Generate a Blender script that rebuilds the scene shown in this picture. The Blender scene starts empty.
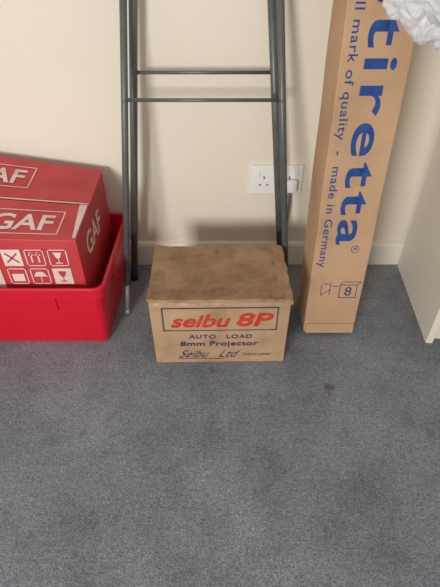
import bpy, bmesh, math, random
from mathutils import Vector, Matrix, noise
random.seed(4)
S=bpy.context.scene
try:
    S.view_settings.view_transform='Standard'
except Exception: pass

def lin(c):
    return tuple(((x/255)/12.92 if x/255<=.04045 else ((x/255+.055)/1.055)**2.4) for x in c)+(1,)

# ---------------- materials
def mat(name, col, rough=.6, col2=None, nscale=5, detail=6, bump=0, bscale=80, metal=0, spec=.5, lo=.35, hi=.65):
    m=bpy.data.materials.new(name); m.use_nodes=True
    nt=m.node_tree; b=nt.nodes['Principled BSDF']
    b.inputs['Roughness'].default_value=rough
    b.inputs['Metallic'].default_value=metal
    b.inputs['Specular IOR Level'].default_value=spec
    b.inputs['Base Color'].default_value=lin(col)
    tc=nt.nodes.new('ShaderNodeTexCoord')
    if col2:
        n=nt.nodes.new('ShaderNodeTexNoise'); n.inputs['Scale'].default_value=nscale; n.inputs['Detail'].default_value=detail
        r=nt.nodes.new('ShaderNodeValToRGB')
        r.color_ramp.elements[0].position=lo; r.color_ramp.elements[1].position=hi
        r.color_ramp.elements[0].color=lin(col); r.color_ramp.elements[1].color=lin(col2)
        nt.links.new(tc.outputs['Object'],n.inputs['Vector']); nt.links.new(n.outputs['Fac'],r.inputs['Fac'])
        nt.links.new(r.outputs['Color'],b.inputs['Base Color'])
    if bump:
        n2=nt.nodes.new('ShaderNodeTexNoise'); n2.inputs['Scale'].default_value=bscale; n2.inputs['Detail'].default_value=4
        bp=nt.nodes.new('ShaderNodeBump'); bp.inputs['Strength'].default_value=bump; bp.inputs['Distance'].default_value=.01
        nt.links.new(tc.outputs['Object'],n2.inputs['Vector']); nt.links.new(n2.outputs['Fac'],bp.inputs['Height'])
        nt.links.new(bp.outputs['Normal'],b.inputs['Normal'])
    return m

def grime(m,scale,dark,lo=.3,hi=.5,seedv=0):
    """multiply the base colour with a blotchy dirt mask"""
    nt=m.node_tree; b=nt.nodes['Principled BSDF']; src=b.inputs['Base Color'].links[0].from_socket
    tc=nt.nodes.new('ShaderNodeTexCoord'); n=nt.nodes.new('ShaderNodeTexNoise'); n.inputs['Scale'].default_value=scale
    n.inputs['Detail'].default_value=8; n.inputs['Roughness'].default_value=.65
    mp=nt.nodes.new('ShaderNodeMapping'); mp.inputs['Location'].default_value=(seedv,seedv*.7,0)
    r=nt.nodes.new('ShaderNodeValToRGB'); r.color_ramp.elements[0].position=lo; r.color_ramp.elements[1].position=hi
    r.color_ramp.elements[0].color=(*dark,1); r.color_ramp.elements[1].color=(1,1,1,1)
    x=nt.nodes.new('ShaderNodeMix'); x.data_type='RGBA'; x.blend_type='MULTIPLY'; x.inputs[0].default_value=1
    nt.links.new(tc.outputs['Object'],mp.inputs['Vector']); nt.links.new(mp.outputs[0],n.inputs['Vector'])
    nt.links.new(n.outputs['Fac'],r.inputs['Fac']); nt.links.new(src,x.inputs[6]); nt.links.new(r.outputs[0],x.inputs[7])
    nt.links.new(x.outputs[2],b.inputs['Base Color'])

M_wall=mat('wall_paint',(231,221,203),.85,(235,226,209),2,bump=.12,bscale=220,spec=.2)
M_trim=mat('trim_gloss',(232,224,209),.45)
M_card=mat('cardboard_small',(170,138,107),.85,(188,156,124),9,bump=.08,bscale=70,spec=.2); grime(M_card,13,(.76,.72,.68),.32,.5,3)
M_cardtop=mat('cardboard_lid',(154,123,95),.85,(172,141,111),14,bump=.1,bscale=70,spec=.2); grime(M_cardtop,24,(.74,.70,.66),.36,.5,1); grime(M_cardtop,6,(.80,.77,.74),.35,.55,4)
M_cardedge=mat('cardboard_torn',(198,170,138),.9,(172,142,112),30,spec=.2)
M_tall=mat('cardboard_tall',(182,145,112),.8,(195,159,126),5,bump=.08,bscale=40,spec=.25); grime(M_tall,7,(.86,.84,.82),.3,.5,2)
M_blue=mat('ink_blue',(36,68,130),.7,(48,82,144),40,spec=.2)
M_navy=mat('ink_navy',(44,52,92),.75,(66,68,104),50,spec=.2)
M_red=mat('ink_red',(192,48,34),.7,(202,68,50),50,spec=.2)
M_gred=mat('printed_red_card',(182,44,50),.5,(194,60,64),12,bump=.08,bscale=30)
M_gwhite=mat('printed_white_card',(228,208,198),.55,(214,184,176),20)
M_crate=mat('red_plastic',(200,14,40),.33,(206,20,46),3)
M_leg=mat('painted_steel_dark',(92,96,94),.42,(106,108,106),14,metal=.25)
M_leg2=mat('bare_steel',(168,172,172),.38,metal=.3)
M_rub=mat('black_rubber',(34,35,36),.7)
M_plast=mat('socket_plastic',(238,238,234),.3)
M_grey=mat('cable_grey',(90,92,96),.5)
M_cab=mat('cabinet_laminate',(226,218,202),.5,(230,223,209),3)

def carpet():
    m=bpy.data.materials.new('carpet_blue_grey'); m.use_nodes=True
    nt=m.node_tree; L=nt.links; b=nt.nodes['Principled BSDF']
    b.inputs['Roughness'].default_value=1; b.inputs['Specular IOR Level'].default_value=.05
    b.inputs['Sheen Weight'].default_value=.15
    tc=nt.nodes.new('ShaderNodeTexCoord')
    def nz(s,d,r=.55):
        n=nt.nodes.new('ShaderNodeTexNoise'); n.inputs['Scale'].default_value=s; n.inputs['Detail'].default_value=d
        n.inputs['Roughness'].default_value=r
        L.new(tc.outputs['Object'],n.inputs['Vector']); return n
    def ramp(n,a,b_,ca,cb):
        r=nt.nodes.new('ShaderNodeValToRGB'); e=r.color_ramp.elements
        e[0].position=a; e[1].position=b_; e[0].color=ca; e[1].color=cb
        L.new(n if not hasattr(n,'outputs') else n.outputs['Fac'],r.inputs['Fac']); return r
    def mul(a,c,f=1):
        x=nt.nodes.new('ShaderNodeMix'); x.data_type='RGBA'; x.blend_type='MULTIPLY'
        x.inputs[0].default_value=f
        L.new(a,x.inputs[6]); L.new(c,x.inputs[7]); return x.outputs[2]
    base=ramp(nz(4,6,.6),.36,.62,lin((127,131,138)),lin((150,153,160)))
    patch=ramp(nz(15,6,.7),.32,.54,(.76,.76,.77,1),(1,1,1,1))
    tuft=ramp(nz(300,3,.75),.3,.7,(.40,.40,.41,1),(1.55,1.55,1.55,1))
    tuft2=ramp(nz(110,5,.75),.3,.66,(.64,.64,.64,1),(1.22,1.22,1.22,1))
    o=mul(base.outputs[0],patch.outputs[0]); o=mul(o,tuft.outputs[0]); o=mul(o,tuft2.outputs[0])
    # a few real stains / fluff marks in the pile
    for (sx,sy,rad,dk) in ((.264,.683,.020,(.56,.48,.40,1)),(.19,.80,.03,(.8,.78,.76,1)),(-.30,.56,.012,(.76,.72,.68,1)),(-.02,.74,.010,(.66,.6,.55,1)),(.42,.60,.04,(.88,.86,.84,1)),(.07,.50,.008,(.7,.65,.6,1))):
        d=nt.nodes.new('ShaderNodeVectorMath'); d.operation='DISTANCE'; d.inputs[1].default_value=(sx,sy,0)
        wn=nt.nodes.new('ShaderNodeTexNoise'); wn.inputs['Scale'].default_value=60
        ad=nt.nodes.new('ShaderNodeVectorMath'); ad.operation='MULTIPLY_ADD'; ad.inputs[1].default_value=(.03,.03,0)
        L.new(tc.outputs['Object'],wn.inputs['Vector']); L.new(wn.outputs['Color'],ad.inputs[0]); L.new(tc.outputs['Object'],ad.inputs[2])
        fl=nt.nodes.new('ShaderNodeVectorMath'); fl.operation='MULTIPLY'; fl.inputs[1].default_value=(1,1,0)
        L.new(ad.outputs[0],fl.inputs[0])
        sh=nt.nodes.new('ShaderNodeVectorMath'); sh.operation='SUBTRACT'; sh.inputs[1].default_value=(.015,.015,0); L.new(fl.outputs[0],sh.inputs[0])
        L.new(sh.outputs[0],d.inputs[0])
        r=ramp(d.outputs['Value'],rad*.3,rad,dk,(1,1,1,1)); o=mul(o,r.outputs[0])
    L.new(o,b.inputs['Base Color'])
    bp=nt.nodes.new('ShaderNodeBump'); bp.inputs['Strength'].default_value=.7; bp.inputs['Distance'].default_value=.008
    L.new(nz(240,4,.75).outputs['Fac'],bp.inputs['Height']); L.new(bp.outputs['Normal'],b.inputs['Normal'])
    return m
M_carpet=carpet()

def plastic_bag():
    m=bpy.data.materials.new('crumpled_polythene'); m.use_nodes=True
    nt=m.node_tree; L=nt.links; b=nt.nodes['Principled BSDF']
    b.inputs['Base Color'].default_value=lin((246,246,247)); b.inputs['Roughness'].default_value=.3
    b.inputs['Specular IOR Level'].default_value=.45
    tc=nt.nodes.new('ShaderNodeTexCoord')
    n=nt.nodes.new('ShaderNodeTexNoise'); n.inputs['Scale'].default_value=30; n.inputs['Detail'].default_value=3; n.inputs['Distortion'].default_value=1.4
    L.new(tc.outputs['Object'],n.inputs['Vector'])
    bp=nt.nodes.new('ShaderNodeBump'); bp.inputs['Strength'].default_value=.6; bp.inputs['Distance'].default_value=.014
    L.new(n.outputs['Fac'],bp.inputs['Height']); L.new(bp.outputs['Normal'],b.inputs['Normal'])
    tr=nt.nodes.new('ShaderNodeBsdfTranslucent'); tr.inputs['Color'].default_value=(.95,.95,.96,1)
    tp=nt.nodes.new('ShaderNodeBsdfTransparent'); 
    m1=nt.nodes.new('ShaderNodeMixShader'); m1.inputs[0].default_value=.3
    m2=nt.nodes.new('ShaderNodeMixShader'); m2.inputs[0].default_value=.15
    L.new(b.outputs[0],m1.inputs[1]); L.new(tr.outputs[0],m1.inputs[2])
    L.new(m1.outputs[0],m2.inputs[1]); L.new(tp.outputs[0],m2.inputs[2])
    L.new(m2.outputs[0],nt.nodes['Material Output'].inputs['Surface'])
    return m
M_bag=plastic_bag()

# ---------------- helpers
def new(name,me,m=None,parent=None,mtx=None,smooth=False):
    o=bpy.data.objects.new(name,me); S.collection.objects.link(o)
    if m: me.materials.append(m)
    if parent: o.parent=parent
    if mtx is not None: o.matrix_basis=mtx
    if smooth:
        for p in me.polygons: p.use_smooth=True
    return o
def frombm(name,bm,*a,**k):
    bmesh.ops.recalc_face_normals(bm,faces=bm.faces)
    me=bpy.data.meshes.new(name); bm.to_mesh(me); bm.free(); return new(name,me,*a,**k)
def box(name,x0,x1,y0,y1,z0,z1,m,parent=None,bev=.0,mtx=None,seg=2):
    bm=bmesh.new(); bmesh.ops.create_cube(bm,size=1)
    for v in bm.verts:
        v.co=Vector((x0 if v.co.x<0 else x1, y0 if v.co.y<0 else y1, z0 if v.co.z<0 else z1))
    if bev: bmesh.ops.bevel(bm,geom=bm.edges[:],offset=bev,segments=seg,affect='EDGES',profile=.5)
    return frombm(name,bm,m,parent,mtx)
def empty(name,loc=(0,0,0),rot=(0,0,0)):
    o=bpy.data.objects.new(name,None); S.collection.objects.link(o); o.location=loc; o.rotation_euler=rot
    o.empty_display_size=.05; return o
def tube(bm,a,b,r,r2=None,n=16):
    a=Vector(a); b=Vector(b); d=b-a; r2=r if r2 is None else r2
    q=d.to_track_quat('Z','Y').to_matrix().to_4x4(); q.translation=(a+b)/2
    bmesh.ops.create_cone(bm,cap_ends=True,segments=n,radius1=r,radius2=r2,depth=d.length,matrix=q)
def tubeobj(name,segs,m,parent=None):
    bm=bmesh.new()
    for s in segs: tube(bm,*s)
    o=frombm(name,bm,m,parent)
    for p in o.data.polygons: p.use_smooth=len(p.vertices)==4
    return o
def text(name,body,f,u0,u1,v0,v1,m,parent,shear=0,off=0,spacing=1):
    """flat printed lettering fitted to a rectangle on a surface; f maps (u,v)->local point"""
    c=bpy.data.curves.new(name,'FONT'); c.body=body; c.size=1; c.shear=shear; c.offset=off; c.space_character=spacing
    c.resolution_u=4
    t=bpy.data.objects.new(name+'_c',c); S.collection.objects.link(t)
    bpy.context.view_layer.update()
    dg=bpy.context.evaluated_depsgraph_get()
    me=bpy.data.meshes.new_from_object(t.evaluated_get(dg)); me.name=name
    bpy.data.objects.remove(t)
    xs=[v.co.x for v in me.vertices]; ys=[v.co.y for v in me.vertices]
    a,b_,c0,d=min(xs),max(xs),min(ys),max(ys)
    for v in me.vertices:
        v.co=f(u0+(v.co.x-a)/(b_-a)*(u1-u0), v0+(v.co.y-c0)/(d-c0)*(v1-v0))
    me.materials.clear()
    return new(name,me,m,parent)
def polys(name,ps,f,m,parent):
    bm=bmesh.new()
    for p in ps:
        bm.faces.new([bm.verts.new(f(u,v)) for u,v in p])
    me=bpy.data.meshes.new(name); bm.to_mesh(me); bm.free()
    return new(name,me,m,parent)
def R(u0,u1,v0,v1): return [(u0,v0),(u1,v0),(u1,v1),(u0,v1)]
def frame(u0,u1,v0,v1,t): return [R(u0,u1,v0,v0+t),R(u0,u1,v1-t,v1),R(u0,u0+t,v0,v1),R(u1-t,u1,v0,v1)]
def line(a,b,t):
    a=Vector(a);b=Vector(b);d=(b-a).normalized();n=Vector((-d.y,d.x))*t/2
    return [tuple(a-n),tuple(b-n),tuple(b+n),tuple(a+n)]

# ---------------- room
WY=1.197
box('floor',-2.2,2.2,-2.6,WY+.1,-.05,0,M_carpet)
box('wall_back',-2.2,2.2,WY,WY+.1,0,2.4,M_wall)
bm=bmesh.new()
prof=[(WY,0),(WY-.013,0),(WY-.013,.070),(WY-.010,.078),(WY-.004,.082),(WY,.083)]
vl=[bm.verts.new((-2.2,y,z)) for y,z in prof]; vr=[bm.verts.new((2.2,y,z)) for y,z in prof]
for i in range(len(prof)-1): bm.faces.new((vl[i],vl[i+1],vr[i+1],vr[i]))
bm.faces.new(vl); bm.faces.new(vr)
frombm('baseboard_back',bm,M_trim)

# ---------------- small projector carton
W,D,H=.322,.216,.205
root=empty('cardboard_carton',(.001,.766,0),(0,0,math.radians(1.0)))
def wob(p,a): return noise.noise_vector(Vector(p)*7)*a
bm=bmesh.new(); bmesh.ops.create_cube(bm,size=1)
for v in bm.verts: v.co=Vector((v.co.x*W, (v.co.y+.5)*D, (v.co.z+.5)*H))
bmesh.ops.subdivide_edges(bm,edges=bm.edges[:],cuts=12,use_grid_fill=True)
for v in bm.verts:
    w=wob(v.co,.0022); fr=v.co.y<.001
    if fr: w.y*=.25
    if v.co.z<.001: w.z=0
    v.co+=w
body=frombm('body',bm,M_card,root,smooth=False)
bv=body.modifiers.new('b','BEVEL'); bv.width=.0015; bv.segments=2; bv.limit_method='ANGLE'; bv.angle_limit=1.0
# lid : stiff cardboard sheets with worn, torn front edges
def lid(name,x0,x1,y0,y1,z,m,nx=40,ny=26,lift=lambda x,y:0,drop=.012,thick=.003,seed=0,edge=.0035,rag=.009,out=.003,rough=.0015):
    bm=bmesh.new(); g=[]
    for j in range(ny+1):
        row=[]
        for i in range(nx+1):
            x=x0+(x1-x0)*i/nx; y=y0+(y1-y0)*j/ny
            zz=z+lift(x,y)+noise.noise(Vector((x*12,y*12,seed)))*rough
            e=noise.noise(Vector((x*30,y*30,seed+5)))*edge
            if i in(0,nx): x+=e
            if j in(0,ny): y+=e*.6
            row.append(bm.verts.new((x,y,zz)))
        g.append(row)
    if drop:
        row=[]
        for i in range(nx+1):
            c=g[0][i].co
            dd=drop+noise.noise(Vector((c.x*38,seed,3)))*rag
            row.append(bm.verts.new((c.x,c.y-out,c.z-max(dd,.002))))
        g.insert(0,row)
    for j in range(len(g)-1):
        for i in range(nx): bm.faces.new((g[j][i],g[j][i+1],g[j+1][i+1],g[j+1][i]))
    o=frombm(name,bm,m,root)
    s=o.modifiers.new('s','SOLIDIFY'); s.thickness=thick; s.offset=0
    return o
def sag(x,y):
    return .005*max(0,(.045-y)/.045)+.004*max(0,(-.13-x)/.03)
lid('lid_top',-.165,.143,-.008,D-.002,H+.0040,M_cardtop,nx=70,lift=sag,drop=.005,seed=2,edge=.003,rag=.006,out=.003)
lid('lid_side_flap',.137,.164,-.005,D-.001,H+.0025,M_card,nx=8,ny=30,lift=lambda x,y:.004*(1-(x-.137)/.027),drop=.008,seed=9,edge=.005,thick=.003)
lid('lid_under_flap',-.161,.160,-.0030,.06,H+.0005,M_card,nx=60,ny=4,drop=.011,seed=17,edge=.002,thick=.002,rag=.006,rough=.0008)
lid('lid_torn_ply',-.150,.02,-.0045,.006,H+.0012,M_cardedge,nx=50,ny=3,drop=.006,seed=31,edge=.002,thick=.0012,rag=.012,rough=.0008)
fF=lambda u,v:Vector((u,-.0018,v))
fr=frame(-.136,.134,.113,.186,.0026)
polys('printed_border',[fr[1],fr[2],fr[3],R(-.136,-.118,.113,.1155),R(.116,.134,.113,.1155),R(-.118,.116,.113,.1148)],fF,M_navy,root)
text('printed_title','seibu',fF,-.117,.024,.124,.165,M_red,root,shear=.3,off=.02)
text('printed_title_b','8P',fF,.038,.124,.126,.168,M_red,root,shear=.2,off=.022)
text('printed_line_1','AUTO   LOAD',fF,-.076,.076,.086,.099,M_navy,root,off=.012,spacing=1.15)
text('printed_line_2','8mm Projector',fF,-.098,.092,.056,.077,M_navy,root,off=.018,spacing=1.05)
text('printed_line_3','Seibu   Ltd',fF,-.104,.050,.020,.046,M_navy,root,shear=.7,off=-.006)
text('printed_line_4','TOKYO JAPAN',fF,.056,.125,.022,.033,M_navy,root)
polys('printed_underline',[line((-.106,.016),(.01,.014),.0012)],fF,M_navy,root)
# ---------------- tall leaning carton
TW,TD,TL=.134,.125,2.0
a=math.radians(6.0)
tall=empty('tall_cardboard_box',(.225,.862,TD*math.sin(a)+.0005),(-a,0,0))
bm=bmesh.new(); bmesh.ops.create_cube(bm,size=1)
for v in bm.verts: v.co=Vector(((v.co.x+.5)*TW,(v.co.y+.5)*TD,(v.co.z+.5)*TL))
es=[e for e in bm.edges if abs((e.verts[0].co-e.verts[1].co).z)>1]
bmesh.ops.subdivide_edges(bm,edges=es,cuts=60)
for v in bm.verts:
    w=noise.noise_vector(Vector((v.co.x*5,v.co.y*5,v.co.z*6)))*.0025; w.z=0
    if v.co.y<.01: w.y=0
    v.co+=w
o=frombm('body',bm,M_tall,tall)
b=o.modifiers.new('b','BEVEL'); b.width=.0025; b.segments=2; b.limit_method='ANGLE'; b.angle_limit=1.0
fT=lambda u,v:Vector((v,-.0008,-u))     # text running downwards, tops pointing right
text('printed_title','stiretta',fT,-.795,-.262,.046,.109,M_blue,tall,off=.0145,spacing=1.16)
text('printed_slogan','small mark of quality  -  made in Germany',fT,-.800,-.200,.009,.033,M_blue,tall,off=.006,spacing=1.1)
text('printed_registered','R',fT,-.254,-.246,.092,.100,M_blue,tall)
ft=lambda u,v:Vector((u,-.0008,v))
circ=[(.096+.009*math.cos(i*math.pi/12),.250+.009*math.sin(i*math.pi/12)) for i in range(25)]
polys('printed_ring',[line(circ[i],circ[i+1],.0014) for i in range(24)],ft,M_blue,tall)
ic=frame(.076,.120,.110,.150,.0018)+[line((.076,.15),(.084,.158),.0015),line((.084,.158),(.128,.158),.0015),line((.128,.158),(.120,.15),.0015)]
polys('printed_icon_box',ic,ft,M_navy,tall)
text('printed_icon_8','8',ft,.090,.107,.117,.143,M_navy,tall)
polys('printed_icon_lines',[line((.030,.118),(.030,.150),.0015),line((.03,.118),(.052,.135),.0015),line((.052,.118),(.052,.158),.0015),line((.034,.155),(.048,.15),.0015),line((.055,.145),(.074,.145),.0015)],ft,M_navy,tall)
box('foot_flap',.004,TW-.004,-.004,0,-.002,.028,M_tall,tall,.001)

# ---------------- folding stand
st=empty('folding_projector_stand')
cx=-.038
def P(hw0,k,z,y0,ky,s): return (cx+s*(hw0-k*z), y0+ky*z, z)
out=lambda s,z:P(.226,.082,z,.947,.238,s)
inn=lambda s,z:P(.229,.108,z,1.108,.062,s)
for nm,s in (('left',-1),('right',1)):
    tubeobj('outer_leg_'+nm,[(out(s,.09),out(s,.985),.0082)],M_leg,st)
    tubeobj('outer_leg_foot_'+nm,[(out(s,.012),out(s,.10),.0064)],M_leg2,st)
    tubeobj('foot_cap_'+nm,[(out(s,.0005),out(s,.016),.0078)],M_leg2,st)
    tubeobj('inner_leg_'+nm,[(inn(s,.02),inn(s,.985),.0098)],M_leg,st)
    tubeobj('inner_foot_cap_'+nm,[(inn(s,.0005),inn(s,.032),.012,.0115)],M_rub,st)
tubeobj('outer_crossbar',[(out(-1,.546),out(1,.546),.0042)],M_leg,st)
tubeobj('inner_crossbar',[(inn(-1,.588),inn(1,.588),.0042)],M_leg,st)
tubeobj('top_bar',[(out(-1,.98),out(1,.98),.0085)],M_leg,st)
tubeobj('rivets',[(Vector(out(s,.546))+Vector((0,-.0095,0)),Vector(out(s,.546))+Vector((0,.0,0)),.0035) for s in(-1,1)],M_leg,st)

# ---------------- socket
so=empty('wall_socket',(.161,WY,.294))
box('plate',-.0735,.0735,-.010,0,-.043,.043,M_plast,so,.003)
for sx in(-.036,.036):
    box('switch',sx-.006+(.018 if sx>0 else -.018),sx+.006+(.018 if sx>0 else -.018),-.0135,-.009,.012,.03,M_plast,so,.001)
    box('slot_earth',sx-.002,sx+.002,-.0104,-.0095,.004,.012,M_grey,so)
    box('slot_live',sx-.014,sx-.007,-.0104,-.0095,-.016,-.012,M_grey,so)
    box('slot_neutral',sx+.007,sx+.014,-.0104,-.0095,-.016,-.012,M_grey,so)
box('plug',.020,.058,-.030,-.010,-.032,.006,M_plast,so,.006)
c=bpy.data.curves.new('plug_cable','CURVE'); c.dimensions='3D'; c.bevel_depth=.0032
sp=c.splines.new('BEZIER'); pts=[(.039,-.022,-.03),(.040,-.024,-.09),(.036,-.022,-.18),(.02,-.026,-.26),(-.01,-.05,-.290)]
sp.bezier_points.add(len(pts)-1)
for p,q in zip(sp.bezier_points,pts): p.co=q; p.handle_left_type=p.handle_right_type='AUTO'
cab=bpy.data.objects.new('plug_cable',c); S.collection.objects.link(cab); c.materials.append(M_grey); cab.parent=so

# ---------------- red crate
cr=empty('plastic_crate')
def rr(x0,x1,y0,y1,r,z,n=6):
    out_=[]
    for cx_,cy_,a0 in((x1-r,y0+r,-90),(x1-r,y1-r,0),(x0+r,y1-r,90),(x0+r,y0+r,180)):
        for i in range(n+1):
            t=math.radians(a0+90*i/n); out_.append((cx_+r*math.cos(t),cy_+r*math.sin(t),z))
    return out_
X0,X1,Y0,Y1=-.80,-.275,.816,1.178
def L(d,z,r=.022): return rr(X0+d,X1-d,Y0+d,Y1-d,r,z)
loops=[L(.024,0,.012),L(.020,.004,.016),L(.013,.085),L(.008,.164),L(.007,.166),L(.001,.167),L(0,.169),L(0,.194),L(.002,.1965),L(.006,.197),L(.009,.195),L(.011,.180),L(.017,.085,.018),L(.023,.008,.014)]
bm=bmesh.new(); V=[[bm.verts.new(p) for p in l] for l in loops]
n=len(V[0])
for i in range(len(V)-1):
    for j in range(n): bm.faces.new((V[i][j],V[i][(j+1)%n],V[i+1][(j+1)%n],V[i+1][j]))
bm.faces.new(V[0]); bm.faces.new(V[-1])
frombm('shell',bm,M_crate,cr,smooth=False)
bm=bmesh.new()
for xx in (-.40,-.70):
    r=bmesh.ops.create_cube(bm,size=1)['verts']
    for v in r: v.co=Vector((xx+v.co.x*.004,Y0+.012+v.co.y*.012,.145+v.co.z*.04))
frombm('ribs',bm,M_crate,cr)
box('handle_grip',X1-.012,X1+.002,.93,1.06,.141,.169,M_crate,cr,.004)

# ---------------- printed red/white carton in crate
gb=empty('printed_carton')
gx0,gx1,gy0,gy1=-.74,-.322,.846,1.152
def h(x,y):
    s=(gx1-x)/(gx1-gx0); t=(y-gy0)/(gy1-gy0)
    return (.314*(1-s)+.326*s)*(1-t)+(.336*(1-s)+.398*s)*t
bm=bmesh.new()
NX,NY=16,12
top=[[bm.verts.new((gx0+(gx1-gx0)*i/NX,gy0+(gy1-gy0)*j/NY,0)) for i in range(NX+1)] for j in range(NY+1)]
for r_ in top:
    for v in r_: v.co.z=h(v.co.x,v.co.y)
per=[top[0][i] for i in range(NX+1)]+[top[j][NX] for j in range(1,NY+1)]+[top[NY][i] for i in range(NX-1,-1,-1)]+[top[j][0] for j in range(NY-1,0,-1)]
lo=[bm.verts.new((v.co.x,v.co.y,.0095)) for v in per]
for j in range(NY):
    for i in range(NX): bm.faces.new((top[j][i],top[j][i+1],top[j+1][i+1],top[j+1][i]))
k=len(per)
for i in range(k): bm.faces.new((per[i],lo[i],lo[(i+1)%k],per[(i+1)%k]))
bm.faces.new(lo)
o=frombm('body',bm,M_gred,gb)
b=o.modifiers.new('b','BEVEL'); b.width=.002; b.segments=2; b.limit_method='ANGLE'; b.angle_limit=1.0
def flap(name,x0,x1,y0,y1,dz,m=M_gred,warp=0):
    bm=bmesh.new(); nx,ny=14,8; g=[]
    for j in range(ny+1):
        g.append([])
        for i in range(nx+1):
            x=x0+(x1-x0)*i/nx; y=y0+(y1-y0)*j/ny
            g[-1].append(bm.verts.new((x,y,h(x,y)+dz+noise.noise(Vector((x*9,y*9,2)))*warp)))
    for j in range(ny):
        for i in range(nx): bm.faces.new((g[j][i],g[j][i+1],g[j+1][i+1],g[j+1][i]))
    o=frombm(name,bm,m,gb); s=o.modifiers.new('s','SOLIDIFY'); s.thickness=.003; s.offset=0
flap('flap_back',gx0,gx1+.001,.985,gy1+.001,.0025)
flap('flap_front',gx0,gx1+.001,gy0-.001,.980,.0035)
ft2=lambda x,y:Vector((x,y,h(x,y)+.0058))
polys('seam_white',[R(gx0,gx1,.9825,.987),[(gx1-.020,.980),(gx1-.001,.980),(gx1-.001,gy0+.002),(gx1-.008,gy0+.002)]],ft2,M_gwhite,gb)
text('logo_top_back','GAF',ft2,-.640,-.500,1.045,1.105,M_gwhite,gb,off=.02)
text('logo_top_front','GAF',ft2,-.525,-.385,.872,.930,M_gwhite,gb,off=.02)
polys('print_top_lines',frame(-.545,-.366,.858,.946,.003)+frame(-.66,-.48,1.03,1.12,.003)+[R(gx0,-.56,.852,.866)],ft2,M_gwhite,gb)
fS=lambda u,v:Vector((gx1+.0012,u,v))
text('logo_side','GAF',fS,.905,1.05,.225,.285,M_gwhite,gb,off=.02)
fG=lambda u,v:Vector((u,gy0-.0015,v))
polys('print_front_white',[R(gx0+.01,-.515,.165,.312)],fG,M_gwhite,gb)
fG2=lambda u,v:Vector((u,gy0-.0022,v))
text('print_front_text','SUPER 8\nSOUND\nPROJECTOR',fG2,-.60,-.530,.19,.240,M_gred,gb,off=.005)
text('print_front_text_b','MOVIE',fG2,-.62,-.530,.265,.295,M_gred,gb,off=.02)
ics=[]
for i,(u,v) in enumerate([(-.500,.245),(-.447,.245),(-.394,.245),(-.500,.192),(-.447,.192),(-.394,.192)]):
    if i in (0,5): ics+=[R(u,u+.044,v,v+.046)]
    else: ics+=frame(u,u+.044,v,v+.046,.0025)
    if i==1: ics+=[line((u+.014,v+.01),(u+.014,v+.036),.004),line((u+.03,v+.01),(u+.03,v+.036),.004),[(u+.007,v+.03),(u+.021,v+.03),(u+.014,v+.04)],[(u+.023,v+.03),(u+.037,v+.03),(u+.03,v+.04)]]
    if i==2: ics+=[[(u+.012,v+.038),(u+.032,v+.038),(u+.026,v+.022),(u+.018,v+.022)],R(u+.021,u+.023,v+.01,v+.022),R(u+.014,u+.03,v+.007,v+.01)]
    if i==3: ics+=[R(u+.008,u+.036,v+.008,v+.03)]
    if i==4: ics+=[[(u+.006,v+.022),(u+.038,v+.022),(u+.03,v+.036),(u+.014,v+.036)],R(u+.021,u+.023,v+.006,v+.022)]
polys('print_front_icons',ics,fG,M_gwhite,gb)
u,v=-.500,.245
polys('print_front_icons_red',[line((u+.008,v+.036),(u+.036,v+.010),.004),line((u+.008,v+.010),(u+.036,v+.036),.004)],fG2,M_gred,gb)
u,v=-.394,.192
polys('print_front_icons_red_b',[[(u+.012,v+.038),(u+.032,v+.038),(u+.026,v+.022),(u+.018,v+.022)],R(u+.021,u+.023,v+.01,v+.022),R(u+.014,u+.03,v+.007,v+.01)],fG2,M_gred,gb)

# ---------------- cabinet
ca=empty('storage_cabinet',(.546,.832,0),(0,0,math.radians(-5)))
cd,cw,ch=.346,.62,.68
box('side_panel_left',0,.018,0,cd,0,ch-.018,M_cab,ca,.001)
box('side_panel_right',cw-.018,cw,0,cd-.05,0,ch-.018,M_cab,ca,.001)
box('top_panel',-.0,cw,-.004,cd-.055,ch-.018,ch,M_cab,ca,.0015)
box('back_panel',.018,cw-.018,cd-.062,cd-.056,.02,ch-.018,M_cab,ca)
box('plinth',.018,cw-.018,.02,.036,0,.06,M_cab,ca)
for i in (0,1):
    x=.018+i*(cw-.036)/2
    box('door_panel',x+.002,x+(cw-.036)/2-.002,-.0,.016,.063,ch-.021,M_cab,ca,.001)
    kx=x+((cw-.036)/2-.03 if i==0 else .03)
    tubeobj('knob',[((kx,-.02,.40),(kx,0,.40),.009,.006)],M_leg2,ca)

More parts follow.
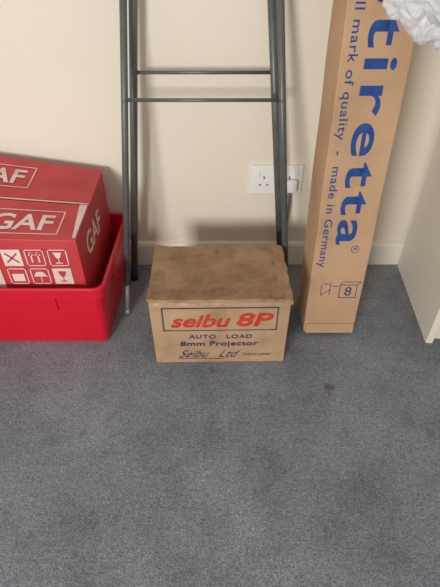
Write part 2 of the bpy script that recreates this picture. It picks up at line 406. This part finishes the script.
# ---------------- plastic bag
bm=bmesh.new()
for c_,r_ in (((.475,.856,.810),(.215,.078,.120)),((.66,.91,.795),(.17,.14,.105))):
    mt=Matrix.Translation(c_)@Matrix.Diagonal((*r_,1))
    bmesh.ops.create_icosphere(bm,subdivisions=4,radius=1,matrix=mt)
me=bpy.data.meshes.new('plastic_bag'); bm.to_mesh(me); bm.free()
tmp=new('tmpbag',me); rm=tmp.modifiers.new('r','REMESH'); rm.mode='VOXEL'; rm.voxel_size=.004
bpy.context.view_layer.update()
me2=bpy.data.meshes.new_from_object(tmp.evaluated_get(bpy.context.evaluated_depsgraph_get()))
bpy.data.objects.remove(tmp); me2.name='plastic_bag'
ns=[v.normal.copy() for v in me2.vertices]
for v,nn in zip(me2.vertices,ns):
    p=v.co*13
    d=(abs(noise.noise(p))*1.3+abs(noise.noise(p*2.3+Vector((3,1,2))))*.8+abs(noise.noise(p*5))*.3)-.50
    v.co+=nn*d*.028
    if v.co.x>.53: v.co.z=max(v.co.z,.6815)
    v.co.y=min(v.co.y,.938) if v.co.x<.40 else v.co.y
bag=new('plastic_bag',me2,M_bag,smooth=True)

# ---------------- light
w=bpy.data.worlds.new('World'); S.world=w; w.use_nodes=True
w.node_tree.nodes['Background'].inputs['Color'].default_value=(1,.98,.945,1)
w.node_tree.nodes['Background'].inputs['Strength'].default_value=.52
def area(name,loc,tgt,sx,sy,e,col):
    l=bpy.data.lights.new(name,'AREA'); l.shape='RECTANGLE'; l.size=sx; l.size_y=sy; l.energy=e; l.color=col
    o=bpy.data.objects.new(name,l); S.collection.objects.link(o); o.location=loc
    o.rotation_euler=(Vector(tgt)-Vector(loc)).to_track_quat('-Z','Y').to_euler()
area('window_light',(-1.05,-1.7,.92),(0,1.1,.3),.65,.55,55,(1,.975,.94))

# ---------------- camera
cam=bpy.data.cameras.new('camera'); co=bpy.data.objects.new('camera',cam); S.collection.objects.link(co)
co.location=(0,0,.87); co.rotation_euler=(math.radians(50),0,0)
cam.sensor_fit='VERTICAL'; cam.sensor_height=36; cam.lens=36*450/587; cam.clip_start=.02
S.camera=co
